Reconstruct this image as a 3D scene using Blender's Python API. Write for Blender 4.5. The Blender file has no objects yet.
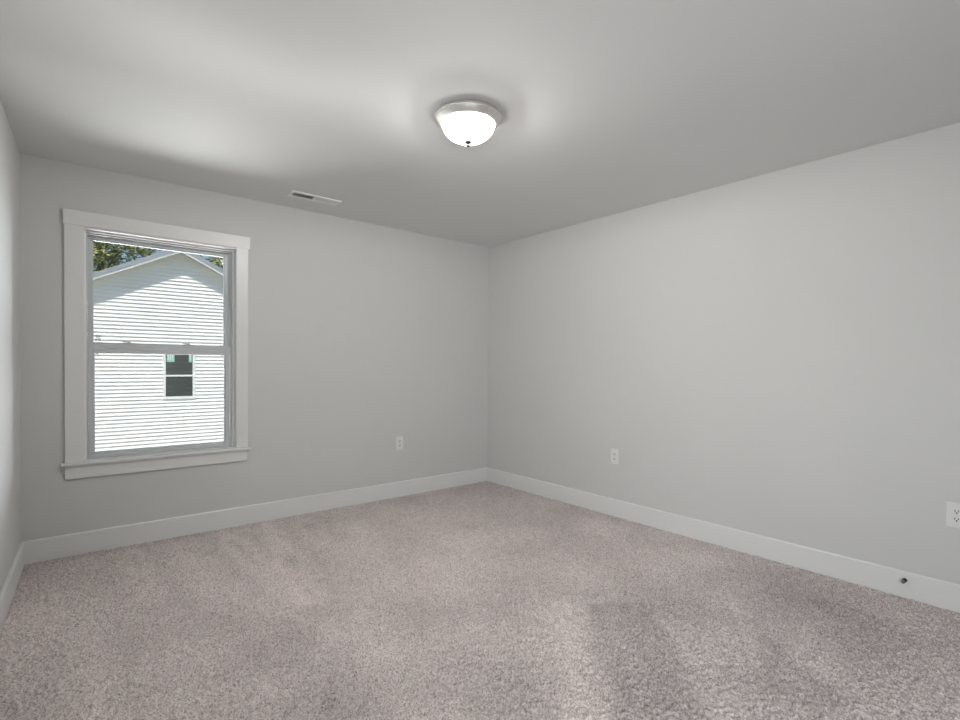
import bpy, bmesh, math, random
import numpy as np
from mathutils import Vector, Matrix

random.seed(7)
S = bpy.context.scene
COL = S.collection

# ------------------------------------------------------------------ camera
H = 2.44            # ceiling height
W = 3.6386          # width of the window wall
SK = 0.0427         # the left wall opens slightly towards the camera
yaw, pit, rol, f_px, sy = 0.689504, -0.0146162, 0.00827191, 510.498, 12.107
fw = Vector((math.sin(yaw)*math.cos(pit), math.cos(yaw)*math.cos(pit), math.sin(pit)))
r0 = Vector((math.cos(yaw), -math.sin(yaw), 0.0))
u0 = r0.cross(fw)
r2 = math.cos(rol)*r0 + math.sin(rol)*u0
u2 = -math.sin(rol)*r0 + math.cos(rol)*u0
cd = bpy.data.cameras.new('camera')
cam = bpy.data.objects.new('camera', cd)
COL.objects.link(cam)
m = Matrix.Identity(4)
for i in range(3):
    m[i][0] = r2[i]; m[i][1] = u2[i]; m[i][2] = -fw[i]
m[0][3], m[1][3], m[2][3] = -3.46209, -4.06843, 1.21499
cam.matrix_world = m
cd.sensor_width = 36.0
cd.lens = f_px/960*36
cd.shift_y = sy/960
cd.clip_start = 0.02
S.camera = cam

# ------------------------------------------------------------------ world, sun, lights, exposure
S.view_settings.view_transform = 'Standard'
S.view_settings.look = 'None'
S.view_settings.gamma = 1.0
S.view_settings.use_curve_mapping = False
S.view_settings.exposure = 0.10

SUN_TRAVEL = Vector((0.135, 0.30, -0.605)).normalized()
w = bpy.data.worlds.new('sky'); S.world = w; w.use_nodes = True
nt = w.node_tree; nt.nodes.clear()
sky = nt.nodes.new('ShaderNodeTexSky'); sky.sky_type = 'NISHITA'; sky.sun_disc = False
sky.sun_elevation = math.radians(59); sky.sun_rotation = math.radians(206)
sky.dust_density = 0.3; sky.ozone_density = 4.0; sky.air_density = 1.0
bg = nt.nodes.new('ShaderNodeBackground'); bg.inputs['Strength'].default_value = 0.112
wo = nt.nodes.new('ShaderNodeOutputWorld')
nt.links.new(sky.outputs[0], bg.inputs[0]); nt.links.new(bg.outputs[0], wo.inputs[0])

sd = bpy.data.lights.new('sun', 'SUN'); sd.energy = 4.3; sd.angle = math.radians(0.6); sd.color = (1.0, .955, .885)
sun = bpy.data.objects.new('sun', sd); COL.objects.link(sun)
sun.rotation_euler = SUN_TRAVEL.to_track_quat('-Z', 'Y').to_euler(); sun.location = (0, -4, 12)

# added fill light at an added window in the left wall behind the camera
ADDWIN_Y0, ADDWIN_Y1, ADDWIN_Z0, ADDWIN_Z1 = -5.45, -4.25, 0.45, 1.55
ad = bpy.data.lights.new('fill_behind_camera', 'AREA'); ad.shape = 'RECTANGLE'
ad.size = ADDWIN_Y1-ADDWIN_Y0-.3; ad.size_y = ADDWIN_Z1-ADDWIN_Z0-.04; ad.energy = 17.5; ad.color = (.93, .97, 1.0)
fill = bpy.data.objects.new('fill_behind_camera', ad); COL.objects.link(fill)

# added area lights out of view, standing in for yard and sky daylight
def outdoor_fill(name, loc, sx, sy_, watts, col, aim=None):
    d = bpy.data.lights.new(name, 'AREA'); d.shape = 'RECTANGLE'; d.size = sx; d.size_y = sy_; d.energy = watts; d.color = col; d.spread = math.radians(110)
    o = bpy.data.objects.new(name, d); COL.objects.link(o); o.location = loc
    o.rotation_euler = (Vector(aim) if aim else Vector((-2.9, 0, 1.32))-Vector(loc)).to_track_quat('-Z', 'Y').to_euler()
outdoor_fill('fill_from_yard', (-3.0, 2.1, -2.2), 8, 2.2, 1500, (1, .995, .98))
outdoor_fill('fill_from_yard_far', (-3.0, 6.0, -2.2), 5, 2.5, 300, (1, .995, .98))
outdoor_fill('fill_from_side', (.2, 3.2, 1.5), 1.2, 2, 195, (.92, .96, 1.0))
outdoor_fill('fill_from_above', (-3, 2.2, 4.0), 4, 2, 80, (.90, .95, 1.0))
LAMP_W = 104

def xl(y): return -W - SK*(-y)          # x of the left wall's face at y
yc = (ADDWIN_Y0+ADDWIN_Y1)/2
fill.location = (xl(yc)+.33, yc, (ADDWIN_Z0+ADDWIN_Z1)/2)
fill.rotation_euler = (Vector((0, -1.9, .95))-Vector(fill.location)).to_track_quat('-Z', 'Y').to_euler()   # aims the added fill at the long wall
ad.spread = math.radians(100)

# ------------------------------------------------------------------ materials
def mat(name, col, rough=.6, metal=0.0, emis=None, estr=0, spec=None):
    M = bpy.data.materials.new(name); M.use_nodes = True
    b = M.node_tree.nodes['Principled BSDF']
    b.inputs['Base Color'].default_value = (*col, 1)
    b.inputs['Roughness'].default_value = rough
    b.inputs['Metallic'].default_value = metal
    if spec is not None: b.inputs['Specular IOR Level'].default_value = spec
    if emis:
        b.inputs['Emission Color'].default_value = (*emis, 1)
        b.inputs['Emission Strength'].default_value = estr
    return M

def noise_col(M, c1, c2, scale, bump=0.0, bscale=None, detail=4, dist=.002):
    n = M.node_tree.nodes; l = M.node_tree.links; b = n['Principled BSDF']
    tc = n.new('ShaderNodeTexCoord')
    nz = n.new('ShaderNodeTexNoise'); nz.inputs['Scale'].default_value = scale; nz.inputs['Detail'].default_value = detail
    cr = n.new('ShaderNodeValToRGB')
    cr.color_ramp.elements[0].position = .35; cr.color_ramp.elements[0].color = (*c1, 1)
    cr.color_ramp.elements[1].position = .65; cr.color_ramp.elements[1].color = (*c2, 1)
    l.new(tc.outputs['Object'], nz.inputs['Vector']); l.new(nz.outputs['Fac'], cr.inputs[0]); l.new(cr.outputs[0], b.inputs['Base Color'])
    if bump:
        n2 = n.new('ShaderNodeTexNoise'); n2.inputs['Scale'].default_value = bscale; n2.inputs['Detail'].default_value = 3
        bp = n.new('ShaderNodeBump'); bp.inputs['Strength'].default_value = bump; bp.inputs['Distance'].default_value = dist
        l.new(tc.outputs['Object'], n2.inputs['Vector']); l.new(n2.outputs['Fac'], bp.inputs['Height']); l.new(bp.outputs[0], b.inputs['Normal'])
    return M

M_wall = noise_col(mat('wall_paint', (.6, .59, .565), .7, spec=.3), (.655, .654, .640), (.668, .666, .652), 1.6, .12, 160)
M_ceil = noise_col(mat('ceiling_paint', (.6, .6, .58), .85, spec=.2), (.765, .765, .755), (.775, .775, .765), 1.3, .10, 120)
M_trim = mat('white_semigloss_trim', (.80, .80, .79), .35)
M_vinyl = mat('white_window_vinyl', (.60, .62, .63), .35)
M_bead = mat('bead_painted_bright', (.90, .90, .89), .3)
M_plate = mat('white_outlet_plastic', (.80, .80, .78), .3)
M_slot = mat('dark_slot', (.02, .02, .02), .6)
M_screw = mat('painted_screw', (.6, .6, .58), .35, .3)
M_nickel = noise_col(mat('brushed_nickel', (.8, .78, .75), .5, 1.0), (.78, .76, .735), (.86, .845, .82), 60)
M_finial = mat('dark_nickel', (.10, .085, .075), .45, .6)
M_bronze = mat('dark_bronze', (.055, .05, .045), .35, .8)
M_rubber = mat('grey_rubber', (.16, .155, .15), .6)
M_duct = mat('dark_duct', (.05, .05, .05), .8)
M_vent = mat('white_vent_enamel', (.90, .90, .88), .35)
M_lock = mat('grey_lock', (.45, .46, .46), .4)
M_siding = noise_col(mat('white_vinyl_siding', (.80, .79, .77), .5), (.885, .86, .83), (.91, .885, .855), 3)
M_soffit = mat('white_soffit', (.72, .72, .71), .6)
M_fascia = mat('pale_grey_fascia', (.33, .35, .37), .5)
M_whitetrim = mat('white_rake_trim', (.85, .85, .84), .45)
M_shingle = noise_col(mat('grey_shingles', (.2, .2, .2), .9), (.14, .14, .15), (.26, .26, .26), 8, .4, 30, dist=.01)
M_green = mat('pale_green_sticker', (.30, .55, .42), .6)
M_greentxt = mat('sticker_print', (.62, .78, .70), .6)
M_bark = noise_col(mat('tree_bark', (.12, .09, .07), .9), (.09, .07, .05), (.17, .13, .10), 12)
M_soil = noise_col(mat('ground_grass', (.15, .2, .08), .95), (.12, .16, .06), (.22, .22, .12), 1.5)
M_darkin = mat('dark_backing', (.03, .033, .035), .8)

# clear glass with fresnel reflection
def glass(name, tint, gl=1.0):
    M = bpy.data.materials.new(name); M.use_nodes = True
    n = M.node_tree.nodes; l = M.node_tree.links; n.clear()
    o = n.new('ShaderNodeOutputMaterial'); t = n.new('ShaderNodeBsdfTransparent'); g = n.new('ShaderNodeBsdfGlossy')
    t.inputs[0].default_value = (*tint, 1); g.inputs['Roughness'].default_value = .01; g.inputs['Color'].default_value = (gl, gl, gl, 1)
    fr = n.new('ShaderNodeFresnel'); fr.inputs[0].default_value = 1.45
    mx = n.new('ShaderNodeMixShader')
    l.new(fr.outputs[0], mx.inputs[0]); l.new(t.outputs[0], mx.inputs[1]); l.new(g.outputs[0], mx.inputs[2]); l.new(mx.outputs[0], o.inputs[0])
    return M
M_glass = glass('window_glass', (.97, .98, .98), .6)
M_greypaper = glass('translucent_grey_label', (.80, .79, .78), .3)
M_darkpane = mat('dark_window_glass', (.06, .07, .07), .12)

# alabaster bowl, lit from inside by two bulbs
M_bowl = bpy.data.materials.new('frosted_lamp_glass'); M_bowl.use_nodes = True
n = M_bowl.node_tree.nodes; l = M_bowl.node_tree.links; b = n['Principled BSDF']
b.inputs['Base Color'].default_value = (.85, .84, .82, 1); b.inputs['Roughness'].default_value = .25
tc = n.new('ShaderNodeTexCoord'); wv = n.new('ShaderNodeTexNoise'); wv.inputs['Scale'].default_value = 9; wv.inputs['Detail'].default_value = 2
mr = n.new('ShaderNodeMapRange'); mr.inputs['From Min'].default_value = .35; mr.inputs['From Max'].default_value = .65
mr.inputs['To Min'].default_value = 6; mr.inputs['To Max'].default_value = 10
l.new(tc.outputs['Object'], wv.inputs['Vector']); l.new(wv.outputs['Fac'], mr.inputs['Value']); l.new(mr.outputs[0], b.inputs['Emission Strength'])
b.inputs['Emission Color'].default_value = (1, .97, .93, 1)

o_ = n['Material Output']; tr_ = n.new('ShaderNodeBsdfTransparent'); mx_ = n.new('ShaderNodeMixShader'); mx_.inputs[0].default_value = .45
l.new(b.outputs[0], mx_.inputs[1]); l.new(tr_.outputs[0], mx_.inputs[2]); l.new(mx_.outputs[0], o_.inputs['Surface'])

# carpet: mottled beige yarn, shade between tufts painted in as dark flecks, nap brushed light and dark by the vacuum
M_carpet = bpy.data.materials.new('cut_pile_carpet'); M_carpet.use_nodes = True
n = M_carpet.node_tree.nodes; l = M_carpet.node_tree.links; b = n['Principled BSDF']
b.inputs['Roughness'].default_value = 1.0; b.inputs['Specular IOR Level'].default_value = 0.05
b.inputs['Sheen Weight'].default_value = .08; b.inputs['Sheen Roughness'].default_value = .5
tc = n.new('ShaderNodeTexCoord')
yn = n.new('ShaderNodeTexNoise'); yn.inputs['Scale'].default_value = 165; yn.inputs['Detail'].default_value = 3; yn.inputs['Roughness'].default_value = .7
cr = n.new('ShaderNodeValToRGB'); e = cr.color_ramp.elements
e[0].position = .36; e[0].color = (.31, .255, .245, 1); e[1].position = .62; e[1].color = (.80, .725, .70, 1)
e2 = e.new(.48); e2.color = (.62, .552, .532, 1)
at = n.new('ShaderNodeAttribute'); at.attribute_name = 'nap'
mm = n.new('ShaderNodeMix'); mm.data_type = 'RGBA'; mm.blend_type = 'MULTIPLY'; mm.inputs[0].default_value = 1
l.new(tc.outputs['Object'], yn.inputs['Vector']); l.new(yn.outputs['Fac'], cr.inputs[0])
l.new(cr.outputs[0], mm.inputs[6]); l.new(at.outputs['Fac'], mm.inputs[7]); l.new(mm.outputs[2], b.inputs['Base Color'])

# leaves: several greens mixed by position
def leafmat(name, c1, c2, c3):
    M = mat(name, c2, .6); n = M.node_tree.nodes; l = M.node_tree.links; b = n['Principled BSDF']
    g = n.new('ShaderNodeNewGeometry'); cr = n.new('ShaderNodeValToRGB'); e = cr.color_ramp.elements
    e[0].color = (*c1, 1); e[1].color = (*c3, 1); k = e.new(.5); k.color = (*c2, 1)
    l.new(g.outputs['Random Per Island'], cr.inputs[0]); l.new(cr.outputs[0], b.inputs['Base Color'])
    return M
M_leaf = leafmat('sunlit_leaves', (.08, .12, .04), (.34, .40, .12), (.75, .66, .32))
M_leaf2 = leafmat('dark_leaves', (.05, .09, .06), (.20, .28, .14), (.40, .45, .25))

# ------------------------------------------------------------------ mesh helpers
def link(name, bm, M, parent=None, loc=None, smooth=False):
    me = bpy.data.meshes.new(name)
    bmesh.ops.recalc_face_normals(bm, faces=bm.faces)
    bm.to_mesh(me); bm.free()
    if smooth:
        for p_ in me.polygons: p_.use_smooth = True
    for q in (M if isinstance(M, (list, tuple)) else [M]): me.materials.append(q)
    o = bpy.data.objects.new(name, me); COL.objects.link(o)
    if loc is not None: o.location = loc
    if parent: o.parent = parent
    return o

def box(bm, x0, x1, y0, y1, z0, z1, bev=0, mi=0):
    vs = [bm.verts.new((x, y, z)) for x in (x0, x1) for y in (y0, y1) for z in (z0, z1)]
    fs = [bm.faces.new([vs[i] for i in q]) for q in ((0,1,3,2),(4,6,7,5),(0,4,5,1),(2,3,7,6),(0,2,6,4),(1,5,7,3))]
    for f_ in fs: f_.material_index = mi
    if bev:
        es = list({e_ for f_ in fs for e_ in f_.edges})
        bmesh.ops.bevel(bm, geom=es, offset=bev, segments=2, affect='EDGES', profile=.6, clamp_overlap=True)
    return vs

def prism(bm, pts, ext):
    """closed polygon pts (3D) extruded by the vector ext"""
    a = [bm.verts.new(p_) for p_ in pts]; c = [bm.verts.new(Vector(p_)+Vector(ext)) for p_ in pts]
    bm.faces.new(a); bm.faces.new(c[::-1])
    for i in range(len(a)):
        j = (i+1) % len(a); bm.faces.new((a[i], a[j], c[j], c[i]))

def lathe(bm, prof, n_=48, axis='z', close=False):
    rings = []
    for r_, z_ in prof:
        if r_ < 1e-6: rings.append([bm.verts.new((0, 0, z_))]); continue
        rings.append([bm.verts.new((r_*math.cos(2*math.pi*k/n_), r_*math.sin(2*math.pi*k/n_), z_)) for k in range(n_)])
    for A, B in zip(rings, rings[1:]):
        for k in range(n_):
            j = (k+1) % n_
            if len(A) == 1 and len(B) == 1: continue
            if len(A) == 1: bm.faces.new((A[0], B[k], B[j]))
            elif len(B) == 1: bm.faces.new((A[k], B[0], A[j]))
            else: bm.faces.new((A[k], B[k], B[j], A[j]))

def empty(name, loc=(0, 0, 0)):
    o = bpy.data.objects.new(name, None); COL.objects.link(o); o.location = loc; o.empty_display_size = .1
    return o
def tag(o, label=None, cat=None, group=None, kind=None):
    if label: o['label'] = label
    if cat: o['category'] = cat
    if group: o['group'] = group
    if kind: o['kind'] = kind
    return o
def struct(name, bm, M, smooth=False):
    return tag(link(name, bm, M, smooth=smooth), kind='structure')

YR = -6.6   # wall behind the camera
T = .14
# ------------------------------------------------------------------ room shell
WX0, WX1, WZ0, WZ1 = -3.341, -2.452, .570, 2.052      # rough opening seen in the window wall
bm = bmesh.new()
box(bm, -W-.6, WX0, 0, T, -.05, H+.1); box(bm, WX1, T, 0, T, -.05, H+.1)
box(bm, WX0, WX1, 0, T, -.05, WZ0); box(bm, WX0, WX1, 0, T, WZ1, H+.1)
struct('wall_back', bm, M_wall)
bm = bmesh.new(); box(bm, 0, T, YR-T, 0, -.05, H+.1); struct('wall_right', bm, M_wall)
def slab_left(bm, y0, y1, z0, z1, t0=-T, t1=0):
    prism(bm, [(xl(y0)+t0, y0, z0), (xl(y0)+t1, y0, z0), (xl(y1)+t1, y1, z0), (xl(y1)+t0, y1, z0)], (0, 0, z1-z0))
bm = bmesh.new()
slab_left(bm, YR-T, ADDWIN_Y0, -.05, H+.1); slab_left(bm, ADDWIN_Y1, 0, -.05, H+.1)
slab_left(bm, ADDWIN_Y0, ADDWIN_Y1, -.05, ADDWIN_Z0); slab_left(bm, ADDWIN_Y0, ADDWIN_Y1, ADDWIN_Z1, H+.1)
struct('wall_left', bm, M_wall)
bm = bmesh.new(); box(bm, -W-.6, T, YR-T, YR, -.05, H+.1); struct('wall_front', bm, M_wall)
bm = bmesh.new(); box(bm, -W-.6, T, YR-T, T, H, H+.1); struct('ceiling', bm, M_ceil)

# carpet floor: real tufts as relief
def carpet():
    st = .0048
    x = np.arange(-3.86, .012, st)
    y = np.concatenate([np.arange(-6.72, -4.12, .04), np.arange(-4.10, .012, st)])
    nx, ny = len(x), len(y)
    rng = np.random.default_rng(3)
    def band(s1, s2=None):
        a = rng.standard_normal((ny, nx)); F = np.fft.rfft2(a)
        ky = np.fft.fftfreq(ny)[:, None]; kx = np.fft.rfftfreq(nx)[None]; k2 = kx*kx+ky*ky
        g = np.exp(-2*np.pi**2*s1*s1*k2)
        if s2: g = g-np.exp(-2*np.pi**2*s2*s2*k2)
        a = np.fft.irfft2(F*g, s=(ny, nx)); return a/a.std()
    X, Y = np.meshgrid(x, y)
    tuft = band(1.0, 2.6); clump = band(3.2, 9); soft = band(22, 60); broad = band(55, 160)
    z = .0046*tuft + .0010*clump + .0005*soft
    pit = band(1.25, 3.5); z = z - .011*np.clip((-pit-1.15)/.5, 0, 1)
    z = np.clip(z, -.017, .0075)
    z[Y < -4.11] = 0
    nap = 1.0 + .035*soft + .035*broad + .02*clump
    def blob(cx, cy, rx, ry, ang, amt, soft_=1.0):
        ca, sa = math.cos(ang), math.sin(ang)
        u = (X-cx)*ca+(Y-cy)*sa; v = -(X-cx)*sa+(Y-cy)*ca
        return amt*np.exp(-((u/rx)**2+(v/ry)**2)**soft_)
    def stroke(a, b_, wd, amt):
        ax, ay = a; bx, by = b_; L2 = (bx-ax)**2+(by-ay)**2
        t = np.clip(((X-ax)*(bx-ax)+(Y-ay)*(by-ay))/L2, 0, 1)
        d = np.hypot(X-ax-t*(bx-ax), Y-ay-t*(by-ay)) + .030*soft + .035*broad
        return amt*np.exp(-(d/wd)**2)
    def poly(pts, amt, sft=.03):
        d = np.full_like(X, 1e9)
        for (ax, ay), (bx, by) in zip(pts, pts[1:]+pts[:1]):   # convex, counter-clockwise
            L = math.hypot(bx-ax, by-ay); d = np.minimum(d, ((bx-ax)*(Y-ay)-(by-ay)*(X-ax))/L)
        return amt/(1+np.exp(-(d+.014*soft+.01*broad)/sft*2))
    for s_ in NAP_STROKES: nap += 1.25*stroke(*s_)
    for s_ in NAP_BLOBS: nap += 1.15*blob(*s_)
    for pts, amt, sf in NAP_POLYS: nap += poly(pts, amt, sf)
    nap = np.clip(nap, .6, 1.3)
    # edges tucked under the skirting
    co = np.empty((ny*nx, 3), np.float32); co[:, 0] = X.ravel(); co[:, 1] = Y.ravel(); co[:, 2] = z.ravel()-.002
    idx = np.arange(ny*nx).reshape(ny, nx)
    q = np.stack([idx[:-1, :-1], idx[:-1, 1:], idx[1:, 1:], idx[1:, :-1]], -1).reshape(-1, 4)
    me = bpy.data.meshes.new('floor'); nf = len(q)
    me.vertices.add(len(co)); me.vertices.foreach_set('co', co.ravel())
    me.loops.add(nf*4); me.loops.foreach_set('vertex_index', q.ravel().astype(np.int32))
    me.polygons.add(nf); me.polygons.foreach_set('loop_start', (np.arange(nf)*4).astype(np.int32))
    me.polygons.foreach_set('loop_total', np.full(nf, 4, np.int32))
    me.update(calc_edges=True)
    me.polygons.foreach_set('use_smooth', np.ones(nf, bool))
    a = me.attributes.new('nap', 'FLOAT', 'POINT'); a.data.foreach_set('value', nap.ravel().astype(np.float32))
    me.materials.append(M_carpet)
    o = bpy.data.objects.new('floor', me); COL.objects.link(o); tag(o, kind='structure')
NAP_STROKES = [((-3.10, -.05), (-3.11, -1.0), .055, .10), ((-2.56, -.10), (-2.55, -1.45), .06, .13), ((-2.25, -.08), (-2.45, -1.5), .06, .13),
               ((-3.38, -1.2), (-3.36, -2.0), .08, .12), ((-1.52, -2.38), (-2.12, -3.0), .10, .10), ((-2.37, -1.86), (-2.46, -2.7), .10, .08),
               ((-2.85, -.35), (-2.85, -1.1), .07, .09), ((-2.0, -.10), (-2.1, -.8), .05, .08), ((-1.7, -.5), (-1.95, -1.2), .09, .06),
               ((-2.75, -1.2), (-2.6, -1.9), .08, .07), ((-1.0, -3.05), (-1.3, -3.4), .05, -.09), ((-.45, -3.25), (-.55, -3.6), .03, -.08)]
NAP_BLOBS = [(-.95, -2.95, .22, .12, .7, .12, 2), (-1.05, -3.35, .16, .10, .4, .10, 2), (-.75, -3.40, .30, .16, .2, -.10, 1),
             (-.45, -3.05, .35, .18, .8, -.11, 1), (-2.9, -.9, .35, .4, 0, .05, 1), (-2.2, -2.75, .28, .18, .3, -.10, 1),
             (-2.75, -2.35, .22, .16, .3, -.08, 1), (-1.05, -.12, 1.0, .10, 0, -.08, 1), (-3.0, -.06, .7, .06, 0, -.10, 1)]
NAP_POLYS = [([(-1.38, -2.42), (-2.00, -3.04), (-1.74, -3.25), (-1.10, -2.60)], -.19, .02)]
carpet()

# skirting boards
BH, BT = .138, .014
def base_profile(t): # (offset from wall, z)
    return [(0, .0), (t, .0), (t, BH-.006), (t-.004, BH), (0, BH)]
bm = bmesh.new(); prism(bm, [(-W+.0, -o_, z_) for o_, z_ in base_profile(BT)], (W, 0, 0)); struct('baseboard_back', bm, M_trim)
bm = bmesh.new(); prism(bm, [(-o_, 0, z_) for o_, z_ in base_profile(BT)], (0, YR, 0)); struct('baseboard_right', bm, M_trim)
bm = bmesh.new(); prism(bm, [(xl(0)+o_, 0, z_) for o_, z_ in base_profile(BT)], (SK*YR, YR, 0)); struct('baseboard_left', bm, M_trim)
bm = bmesh.new(); prism(bm, [(xl(YR), YR+o_, z_) for o_, z_ in base_profile(BT)], (-xl(YR), 0, 0)); struct('baseboard_front', bm, M_trim)

# ------------------------------------------------------------------ the window in view
win = tag(empty('window_1', ((WX0+WX1)/2, 0, WZ0)), kind='structure')
def wpart(name, bm, M, parent=win, label=None, smooth=False):
    if parent is win:
        bmesh.ops.translate(bm, verts=bm.verts, vec=-Vector(win.location)); o = link(name, bm, M, win)
    else:
        bmesh.ops.translate(bm, verts=bm.verts, vec=-Vector(win.location)); o = link(name, bm, M, parent)
    if label: o['label'] = label
    return o
CT = .019
bm = bmesh.new(); box(bm, -3.436, WX0, -CT, 0, .583, 2.066, .0015); wpart('casing', bm, M_trim)
bm = bmesh.new(); box(bm, WX1, -2.371, -CT, 0, .583, 2.066, .0015); wpart('casing', bm, M_trim)
bm = bmesh.new(); box(bm, -3.442, -2.360, -CT-.005, 0, 2.060, 2.150, .0015); wpart('head_casing', bm, M_trim)
bm = bmesh.new(); box(bm, -3.455, -2.352, -.043, .0, .569, .586, .003); box(bm, WX0, WX1, 0, .075, .566, .585); wpart('stool', bm, M_trim)
bm = bmesh.new(); box(bm, -3.436, -2.376, -CT, 0, .484, .566, .0015); wpart('apron', bm, M_trim)
bm = bmesh.new()   # thin stop bead, window light painted in as extra white, around the opening, in front of the vinyl frame
box(bm, WX0+.002, WX0+.013, .038, .061, .586, WZ1-.013, .002); box(bm, WX1-.013, WX1-.002, .038, .061, .586, WZ1-.013, .002)
box(bm, WX0+.002, WX1-.002, .038, .061, WZ1-.013, WZ1-.002, .002); wpart('stop_bead', bm, M_bead)
# jamb lining + vinyl frame
JW = .022
bm = bmesh.new()
for x0, x1 in ((WX0-.012, WX0+.002), (WX1-.002, WX1+.012)): box(bm, x0, x1, -.012, .07, .585, WZ1)
box(bm, WX0, WX1, -.012, .07, WZ1-.002, WZ1+.012); wpart('jamb_lining', bm, M_trim)
bm = bmesh.new()
FY0, FY1 = .062, .15
box(bm, WX0+.001, WX0+JW, FY0, FY1, .585, WZ1-.002, .002); box(bm, WX1-JW, WX1-.001, FY0, FY1, .585, WZ1-.002, .002)
box(bm, WX0+JW, WX1-JW, FY0, FY1, WZ1-JW, WZ1-.002, .002); box(bm, WX0+JW, WX1-JW, FY0, FY1, .585, .592, .002)
wpart('frame', bm, M_vinyl)
SX0, SX1 = WX0+JW+.001, WX1-JW-.004
def sash(y0, y1, z0, z1, st_, top, bot, name):
    bm = bmesh.new()
    box(bm, SX0, SX0+st_, y0, y1, z0, z1, .002); box(bm, SX1-st_, SX1, y0, y1, z0, z1, .002)
    box(bm, SX0+st_, SX1-st_, y0, y1, z1-top, z1, .002); box(bm, SX0+st_, SX1-st_, y0, y1, z0, z0+bot, .002)
    # glazing bead, a step down to the pane
    g = .006
    a, c, d, e_ = SX0+st_, SX1-st_, z0+bot, z1-top
    box(bm, a, a+g, y0+.008, y1-.004, d, e_); box(bm, c-g, c, y0+.008, y1-.004, d, e_)
    box(bm, a, c, y0+.008, y1-.004, e_-g, e_); box(bm, a, c, y0+.008, y1-.004, d, d+g)
    s_ = wpart(name, bm, M_vinyl)
    bm = bmesh.new(); ym = (y0+y1)/2+.004; box(bm, a+g, c-g, ym, ym+.003, d+g, e_-g)
    wpart('pane', bm, M_glass, s_)
    return s_
lo = sash(.072, .100, .592, 1.334, .028, .060, .028, 'lower_sash')
up = sash(.106, .136, 1.300, WZ1-JW, .024, .020, .035, 'upper_sash')
bm = bmesh.new(); box(bm, SX0+.026, SX1-.026, .064, .073, 1.270, 1.301, .002); wpart('lift_rail', bm, M_vinyl, lo)
def sashlock(x):
    bm = bmesh.new()
    box(bm, x-.032, x+.032, .071, .095, 1.334, 1.341, .002)
    ring = bmesh.ops.create_cone(bm, cap_ends=True, segments=20, radius1=.011, radius2=.009, depth=.010, matrix=Matrix.Translation((x, .086, 1.345)))
    box(bm, x-.040, x+.004, .078, .087, 1.345, 1.350, .0015)
    wpart('sash_lock', bm, M_lock, label='grey sash lock')
sashlock(-3.098); sashlock(-2.745)
for x in (-3.262, -2.535):   # tilt latches at the two ends of the meeting rail
    bm = bmesh.new(); box(bm, x-.024, x+.024, .074, .09, 1.334, 1.339, .0015); box(bm, x-.008, x+.008, .0745, .088, 1.339, 1.3425, .001); wpart('tilt_latch', bm, M_vinyl)
bm = bmesh.new(); box(bm, -3.277, -3.250, .1215, .1218, 1.350, 1.392); wpart('glass_sticker', bm, M_greypaper, up, 'small grey label stuck on the glass')
for x in (-3.276, -2.535):
    bm = bmesh.new(); box(bm, x-.004, x+.012, .0835, .0838, 1.262, 1.268); box(bm, x+.008, x+.012, .0835, .0838, 1.252, 1.268); wpart('corner_sticker', bm, M_greypaper, lo, 'tiny grey corner mark on the lower glass')

# unseen window behind the camera, added to house the fill light
w2 = tag(empty('added_window', (xl(yc), yc, ADDWIN_Z0)), kind='structure')
bm = bmesh.new()
for a, c, d, e_ in ((ADDWIN_Y0, ADDWIN_Y0+.03, ADDWIN_Z0, ADDWIN_Z1), (ADDWIN_Y1-.03, ADDWIN_Y1, ADDWIN_Z0, ADDWIN_Z1), (ADDWIN_Y0, ADDWIN_Y1, ADDWIN_Z0, ADDWIN_Z0+.03), (ADDWIN_Y0, ADDWIN_Y1, ADDWIN_Z1-.03, ADDWIN_Z1), (ADDWIN_Y0, ADDWIN_Y1, .98, 1.02)):
    slab_left(bm, a, c, d, e_, -.10, -.06)
bmesh.ops.translate(bm, verts=bm.verts, vec=-Vector(w2.location)); link('frame', bm, M_vinyl, w2)
bm = bmesh.new(); slab_left(bm, ADDWIN_Y0+.03, ADDWIN_Y1-.03, ADDWIN_Z0+.03, ADDWIN_Z1-.03, -.082, -.078)
bmesh.ops.translate(bm, verts=bm.verts, vec=-Vector(w2.location)); link('pane', bm, M_glass, w2)
bm = bmesh.new()
for a, c, d, e_ in ((ADDWIN_Y0-.09, ADDWIN_Y0, ADDWIN_Z0, ADDWIN_Z1), (ADDWIN_Y1, ADDWIN_Y1+.09, ADDWIN_Z0, ADDWIN_Z1), (ADDWIN_Y0-.1, ADDWIN_Y1+.1, ADDWIN_Z1, ADDWIN_Z1+.1), (ADDWIN_Y0-.1, ADDWIN_Y1+.1, ADDWIN_Z0-.1, ADDWIN_Z0)):
    slab_left(bm, a, c, d, e_, 0, .019)
bmesh.ops.translate(bm, verts=bm.verts, vec=-Vector(w2.location)); link('casing', bm, M_trim, w2)

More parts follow.
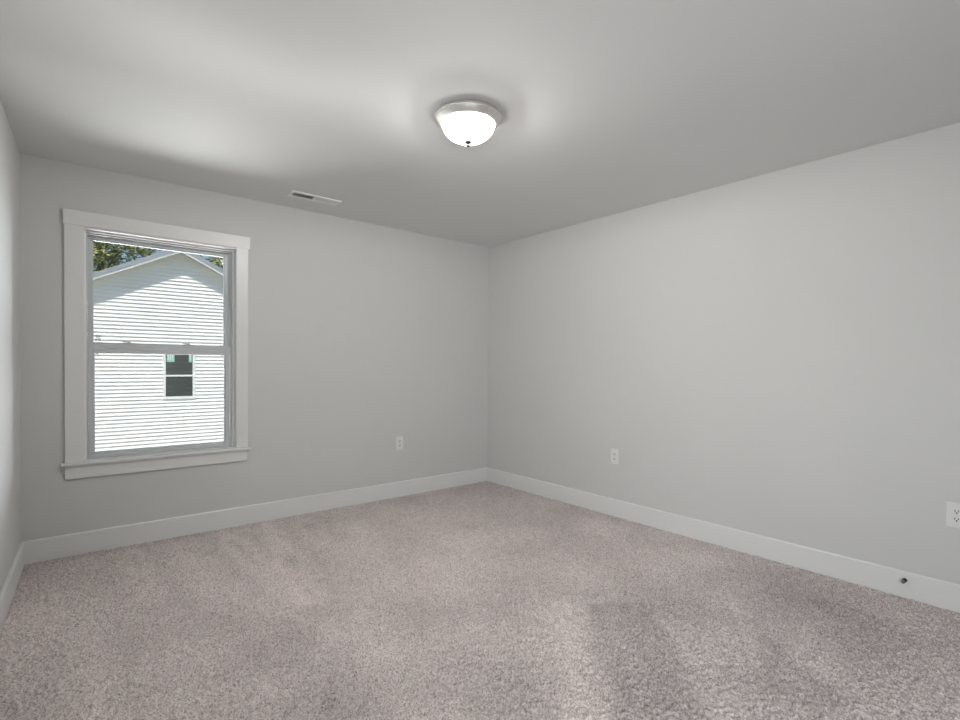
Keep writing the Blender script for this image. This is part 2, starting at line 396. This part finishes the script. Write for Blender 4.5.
# ------------------------------------------------------------------ ceiling light
LX, LY = -1.912, -2.083
lamp = tag(empty('ceiling_light', (LX, LY, H)), 'round flush ceiling light with brushed nickel ring and glowing frosted glass bowl', 'ceiling light')
bm = bmesh.new()
lathe(bm, [(0, 0), (.138, 0), (.148, -.004), (.158, -.012), (.1655, -.021), (.1668, -.025), (.1655, -.028), (.1620, -.0285), (.1605, -.0255), (.1590, -.0285), (.157, -.032), (.150, -.041), (.141, -.050), (.136, -.053), (.131, -.053), (.129, -.050), (.128, -.040), (0, -.040)], 72)
link('nickel_ring', bm, M_nickel, lamp, smooth=True)
bm = bmesh.new()
prof = [(.1275*math.cos(t_), -.050-.086*math.sin(t_)**1.0) for t_ in [i*math.pi/2/18 for i in range(18)]]+[(0, -.136)]
prof = [(.1278, -.044)]+prof
lathe(bm, prof, 72)
link('glass_bowl', bm, M_bowl, lamp, smooth=True)
bm = bmesh.new()
lathe(bm, [(0, -.130), (.0185, -.1315), (.0200, -.136), (.015, -.1405), (.0055, -.143), (.0055, -.146), (.0095, -.150), (.0085, -.156), (0, -.159)], 32)
link('finial', bm, M_finial, lamp, smooth=True)
for bx_ in (-.055, .055):
    pd = bpy.data.lights.new('lamp_bulb', 'POINT'); pd.energy = LAMP_W/2; pd.shadow_soft_size = .028; pd.color = (1, .99, .965)
    pb = bpy.data.objects.new('lamp_bulb', pd); COL.objects.link(pb); pb.parent = lamp; pb.location = (bx_*.78, -bx_*.62, -.056)

# ------------------------------------------------------------------ ceiling vent
vent = tag(empty('ceiling_vent', (-2.000, -.352, H)), 'white rectangular ceiling vent with slanted slats above the window wall', 'vent')
vw, vd = .372, .128
bm = bmesh.new()
def ringbox(bm, ox, oy, ix, iy, z0, z1):
    box(bm, -ox, ox, -oy, -iy, z0, z1, .0015); box(bm, -ox, ox, iy, oy, z0, z1, .0015)
    box(bm, -ox, -ix, -iy, iy, z0, z1, .0015); box(bm, ix, ox, -iy, iy, z0, z1, .0015)
ringbox(bm, vw/2, vd/2, vw/2-.024, vd/2-.023, -.008, 0)
box(bm, -.008, .008, -vd/2+.023, vd/2-.023, -.008, -.001)
link('frame', bm, M_vent, vent)
bm = bmesh.new(); box(bm, -vw/2+.02, vw/2-.02, -vd/2+.02, vd/2-.02, -.0012, -.0002); link('duct', bm, M_duct, vent)['label'] = 'dark duct opening behind the slats'
for k in range(22):
    s_ = 1 if k < 11 else -1
    x = (-.153+k*.0135) if k < 11 else (.153-(21-k)*.0135)
    bm = bmesh.new(); tl = .0048*s_
    prism(bm, [(x-tl, -vd/2+.023, -.0075), (x-tl+.0009, -vd/2+.023, -.0075), (x+tl+.0009, -vd/2+.023, -.0013), (x+tl, -vd/2+.023, -.0013)], (0, vd-.046, 0))
    link('slat', bm, M_vent, vent)
bm = bmesh.new(); box(bm, .128, .134, -.012, .018, -.016, -.007, .001); link('damper_lever', bm, M_vent, vent)
for x in (-.175, .175):
    bm = bmesh.new(); lathe(bm, [(0, -.0095), (.003, -.0092), (.0042, -.008), (.0042, -.0075)], 16); o = link('screw', bm, M_screw, vent); o.location = (x, 0, 0)

# ------------------------------------------------------------------ wall outlets (built facing -y, then turned)
def outlet(loc, rz, label, w_=.074, h_=.122):
    root = tag(empty('wall_outlet', loc), label, 'outlet', 'white duplex outlets along the walls'); root.rotation_euler = (0, 0, rz)
    bm = bmesh.new(); box(bm, -w_/2, w_/2, -.0065, 0, -h_/2, h_/2, .003); link('plate', bm, M_plate, root)
    for s_ in (1, -1):
        zc = s_*.0195
        bm = bmesh.new()
        pts = [(.0172*math.cos(a), max(-.0125, min(.0125, .0172*math.sin(a)))) for a in [i*2*math.pi/32 for i in range(32)]]
        prism(bm, [(px_, -.006, pz_) for px_, pz_ in pts], (0, -.0028, 0))
        bmesh.ops.remove_doubles(bm, verts=bm.verts, dist=1e-5)
        o = link('receptacle', bm, M_plate, root); o.location = (0, 0, zc)
        bm = bmesh.new(); box(bm, -.0082, -.0050, -.0094, -.0080, -.002, .009); link('slot', bm, M_slot, o)
        bm = bmesh.new(); box(bm, .0050, .0082, -.0094, -.0080, -.001, .008); link('slot', bm, M_slot, o)
        bm = bmesh.new(); bmesh.ops.create_cone(bm, cap_ends=True, segments=16, radius1=.0036, radius2=.0036, depth=.0016, matrix=Matrix.Translation((0, -.0086, -.0065)) @ Matrix.Rotation(math.pi/2, 4, 'X')); link('ground_hole', bm, M_slot, o)
    bm = bmesh.new(); bmesh.ops.create_cone(bm, cap_ends=True, segments=16, radius1=.0032, radius2=.0028, depth=.0012, matrix=Matrix.Translation((0, -.0068, 0)) @ Matrix.Rotation(math.pi/2, 4, 'X')); link('screw', bm, M_screw, root)
    return root
outlet((-1.059, 0, .489), 0, 'white wall outlet on the window wall, between the window and the room corner')
outlet((0, -1.594, .483), -math.pi/2, 'white wall outlet low on the long blank wall, nearer to the room corner')
outlet((0, -3.628, .481), -math.pi/2, 'white wall outlet above the dark door stop, cut by the right edge', .082, .124)

# ------------------------------------------------------------------ door stop on the right skirting
ds = tag(empty('door_stop', (-BT, -3.432, .0935)), 'small dark metal door stop screwed to the white baseboard below the outlet', 'door stop')
ds.rotation_euler = (0, -math.pi/2, 0); ds.scale = (.85, .85, .85)
bm = bmesh.new(); lathe(bm, [(0, 0), (.0125, 0), (.0125, .003), (.010, .006), (.0055, .008), (.0045, .010), (.0045, .034), (0, .034)], 28); link('stem', bm, M_bronze, ds, smooth=True)
bm = bmesh.new(); lathe(bm, [(0, .030), (.0085, .030), (.0098, .033), (.0098, .044), (.0075, .048), (0, .049)], 28); link('rubber_tip', bm, M_rubber, ds, smooth=True)['label'] = 'grey rubber tip'

# ------------------------------------------------------------------ outside
GZ = -3.0
bm = bmesh.new(); box(bm, -60, 60, 1, 90, GZ-.2, GZ); struct('ground', bm, M_soil)

# neighbouring house: gable end towards us
HY, RY = 12.0, 11.70
AX, AZ, SL = -.905, 4.18, .50         # rake underside apex and slope
HW = 4.6
house = tag(empty('neighboring_house', (AX, HY, GZ)), 'white gabled house with horizontal lap siding seen through the window', 'house')
def hpart(name, bm, M, parent=house, label=None):
    bmesh.ops.translate(bm, verts=bm.verts, vec=-Vector(house.location))
    o = link(name, bm, M, parent)
    if label: o['label'] = label
    return o
# window hole
NX0, NX1, NZ0, NZ1 = -1.305, -.535, .205, 1.64
bm = bmesh.new(); EXP = .0975
def rake_half(z): return (AZ+.10-z)/SL
def course_piece(bm, xa, xb, za, zb, zc0):
    # xa, xb give the piece's ends at za; clipped by the rake at both heights
    pts = []
    for z in (za, zb):
        h = rake_half(z); pts.append((max(xa, AX-min(h, HW)), min(xb, AX+min(h, HW))))
    (l0, r0_), (l1, r1) = pts
    if r0_ <= l0 or r1 <= l1: return
    dep = lambda z: HY-.034+.031*(z-zc0)/EXP
    v = [bm.verts.new(q) for q in ((l0, dep(za), za), (r0_, dep(za), za), (r1, dep(zb), zb), (l1, dep(zb), zb), (l0, HY, za), (r0_, HY, za))]
    bm.faces.new(v[:4]); bm.faces.new((v[0], v[4], v[5], v[1]))
z = GZ
while z < AZ:
    z1 = z+EXP
    zs = sorted({z, z1} | {q for q in (NZ0, NZ1) if z < q < z1})
    for za, zb in zip(zs, zs[1:]):
        mid = (za+zb)/2
        if NZ0 < mid < NZ1:
            course_piece(bm, -99, NX0, za, zb, z); course_piece(bm, NX1, 99, za, zb, z)
        else: course_piece(bm, -99, 99, za, zb, z)
    z = z1
me_ = hpart('lap_siding', bm, M_siding)
DEP = 8.0
bm = bmesh.new()
ez = AZ-SL*HW
box(bm, AX-HW, AX-HW+.15, HY, HY+DEP, GZ, ez); box(bm, AX+HW-.15, AX+HW, HY, HY+DEP, GZ, ez); 
prism(bm, [(AX-HW, HY+DEP-.1, GZ), (AX+HW, HY+DEP-.1, GZ), (AX+HW, HY+DEP-.1, ez), (AX, HY+DEP-.1, AZ), (AX-HW, HY+DEP-.1, ez)], (0, .1, 0))
hpart('side_wall', bm, M_siding)
bm = bmesh.new()
OV = .35
for s_ in (-1, 1):
    xe = AX+s_*(HW+OV); zu = AZ-SL*(HW+OV)
    prism(bm, [(AX, RY+.03, AZ+.06), (xe, RY+.03, zu+.06), (xe, RY+.03, zu+.15), (AX, RY+.03, AZ+.15)], (0, DEP+.5, 0))
hpart('roof', bm, M_shingle)
for s_ in (-1, 1):
    xe = AX+s_*(HW+OV); zu = AZ-SL*(HW+OV)
    bm = bmesh.new(); prism(bm, [(AX, RY+.031, AZ+.03), (xe, RY+.031, zu+.03), (xe, RY+.031, zu+.058), (AX, RY+.031, AZ+.058)], (0, HY-RY-.04, 0)); hpart('soffit', bm, M_soffit)
    bm = bmesh.new(); prism(bm, [(AX, RY, AZ), (xe, RY, zu), (xe, RY, zu+.055), (AX, RY, AZ+.055)], (0, .03, 0)); hpart('rake_trim', bm, M_whitetrim)
    bm = bmesh.new(); prism(bm, [(AX, RY-.012, AZ+.056), (xe, RY-.012, zu+.056), (xe, RY-.012, zu+.168), (AX, RY-.012, AZ+.168)], (0, .038, 0)); hpart('fascia', bm, M_fascia, label='pale grey rake fascia')
# its window
bm = bmesh.new(); fwid = .062
box(bm, NX0, NX0+fwid, HY-.05, HY+.05, NZ0, NZ1, .004); box(bm, NX1-fwid, NX1, HY-.05, HY+.05, NZ0, NZ1, .004)
box(bm, NX0+fwid, NX1-fwid, HY-.05, HY+.05, NZ0, NZ0+.072, .004); box(bm, NX0+fwid, NX1-fwid, HY-.05, HY+.05, NZ1-.062, NZ1, .004)
box(bm, NX0+fwid, NX1-fwid, HY-.03, HY+.03, .820, .866, .004)
hw = hpart('window', bm, M_whitetrim)
for za, zb, yy in ((NZ0+.072, .820, HY-.012), (.866, NZ1-.062, HY+.004)):
    bm = bmesh.new(); box(bm, NX0+fwid, NX1-fwid, yy, yy+.004, za, zb); hpart('pane', bm, M_darkpane, hw)
bm = bmesh.new(); box(bm, NX0+fwid, NX1-fwid, HY+.02, HY+.03, NZ0+.07, NZ1-.06); hpart('dark_interior', bm, M_darkin, hw)
for xa, xb, za in ((-1.21, -1.03, 1.215), (-.685, -.612, 1.215)):
    bm = bmesh.new(); box(bm, xa, xb, HY+.001, HY+.003, za, 1.46); hpart('window_sticker', bm, M_green, hw, 'pale green paper sticker')
    bm = bmesh.new()
    for k in range(3):
        if xa+.02+.05*k+.02 < xb: box(bm, xa+.02+.05*k, xa+.045+.05*k, HY-.0005, HY+.0008, za+.05, 1.42)
    if bm.verts: hpart('sticker_bars', bm, M_greentxt, hw)
    else: bm.free()

# trees beyond the roof
def tree(name, x, y, ztop, rad, nleaf, M, label, seed, holes=()):
    rnd = random.Random(seed)
    root = tag(empty(name, (x, y, GZ)), label, 'tree', 'trees behind the neighboring house')
    bm = bmesh.new(); hh = ztop-GZ
    def limb(a, b_, ra, rb, k=8):
        a = Vector(a); b_ = Vector(b_); d = (b_-a).normalized(); q = d.to_track_quat('Z', 'Y')
        A = [bm.verts.new(a+q@Vector((ra*math.cos(t_), ra*math.sin(t_), 0))) for t_ in [i*2*math.pi/k for i in range(k)]]
        B = [bm.verts.new(b_+q@Vector((rb*math.cos(t_), rb*math.sin(t_), 0))) for t_ in [i*2*math.pi/k for i in range(k)]]
        for i in range(k): bm.faces.new((A[i], A[(i+1) % k], B[(i+1) % k], B[i]))
    zc = hh-rad*1.15
    limb((0, 0, 0), (.1, 0, zc*.6), .22, .16); limb((.1, 0, zc*.6), (0, .1, zc+rad*.5), .16, .05)
    for k in range(14):
        a = rnd.uniform(0, 2*math.pi); z0_ = zc*rnd.uniform(.6, 1.05)
        e0 = Vector((0.05, 0, z0_)); e1 = Vector((math.cos(a)*rad*.55, math.sin(a)*rad*.55, z0_+rad*rnd.uniform(.3, .7)))
        e2_ = Vector((math.cos(a+.3)*rad*.85, math.sin(a+.3)*rad*.85, z0_+rad*rnd.uniform(.5, 1.1)))
        limb(e0, e1, .07, .04, 6); limb(e1, e2_, .04, .015, 6)
    link('trunk', bm, M_bark, root)
    bm = bmesh.new()
    cl = []
    for k in range(46):
        while True:
            v = Vector([rnd.uniform(-1, 1) for _ in range(3)])
            if v.length < 1: break
        cl.append((Vector((v.x*rad, v.y*rad, zc+v.z*rad*1.1)), rnd.uniform(.28, .5)*rad*.8))
    c0 = Vector((-3.462, -4.068, 1.215))
    for k in range(nleaf):
        c, r_ = rnd.choice(cl)
        p_ = c+Vector([rnd.gauss(0, r_*.5) for _ in range(3)])
        s_ = rnd.uniform(.05, .10)
        q = Vector([rnd.gauss(0, 1) for _ in range(3)]).to_track_quat('Z', 'Y')
        vs = [bm.verts.new(p_+q@Vector(t_)) for t_ in ((-s_, 0, 0), (0, -s_*.55, s_*.15), (s_*1.2, 0, 0), (0, s_*.55, s_*.15))]
        bm.faces.new(vs)
    link('foliage', bm, M, root)
tree('broadleaf_tree', -2.0, 25.5, 9.3, 2.1, 8500, M_leaf, 'sunlit yellow-green tree showing over the left slope of the gable', 5)
tree('broadleaf_tree', -5.2, 31.5, 9.6, 2.4, 6000, M_leaf2, 'dark green tree at the far upper left of the window view', 9)
tree('broadleaf_tree', 3.4, 26.0, 7.4, 1.9, 7000, M_leaf, 'green treetop just above the right slope of the gable', 12)
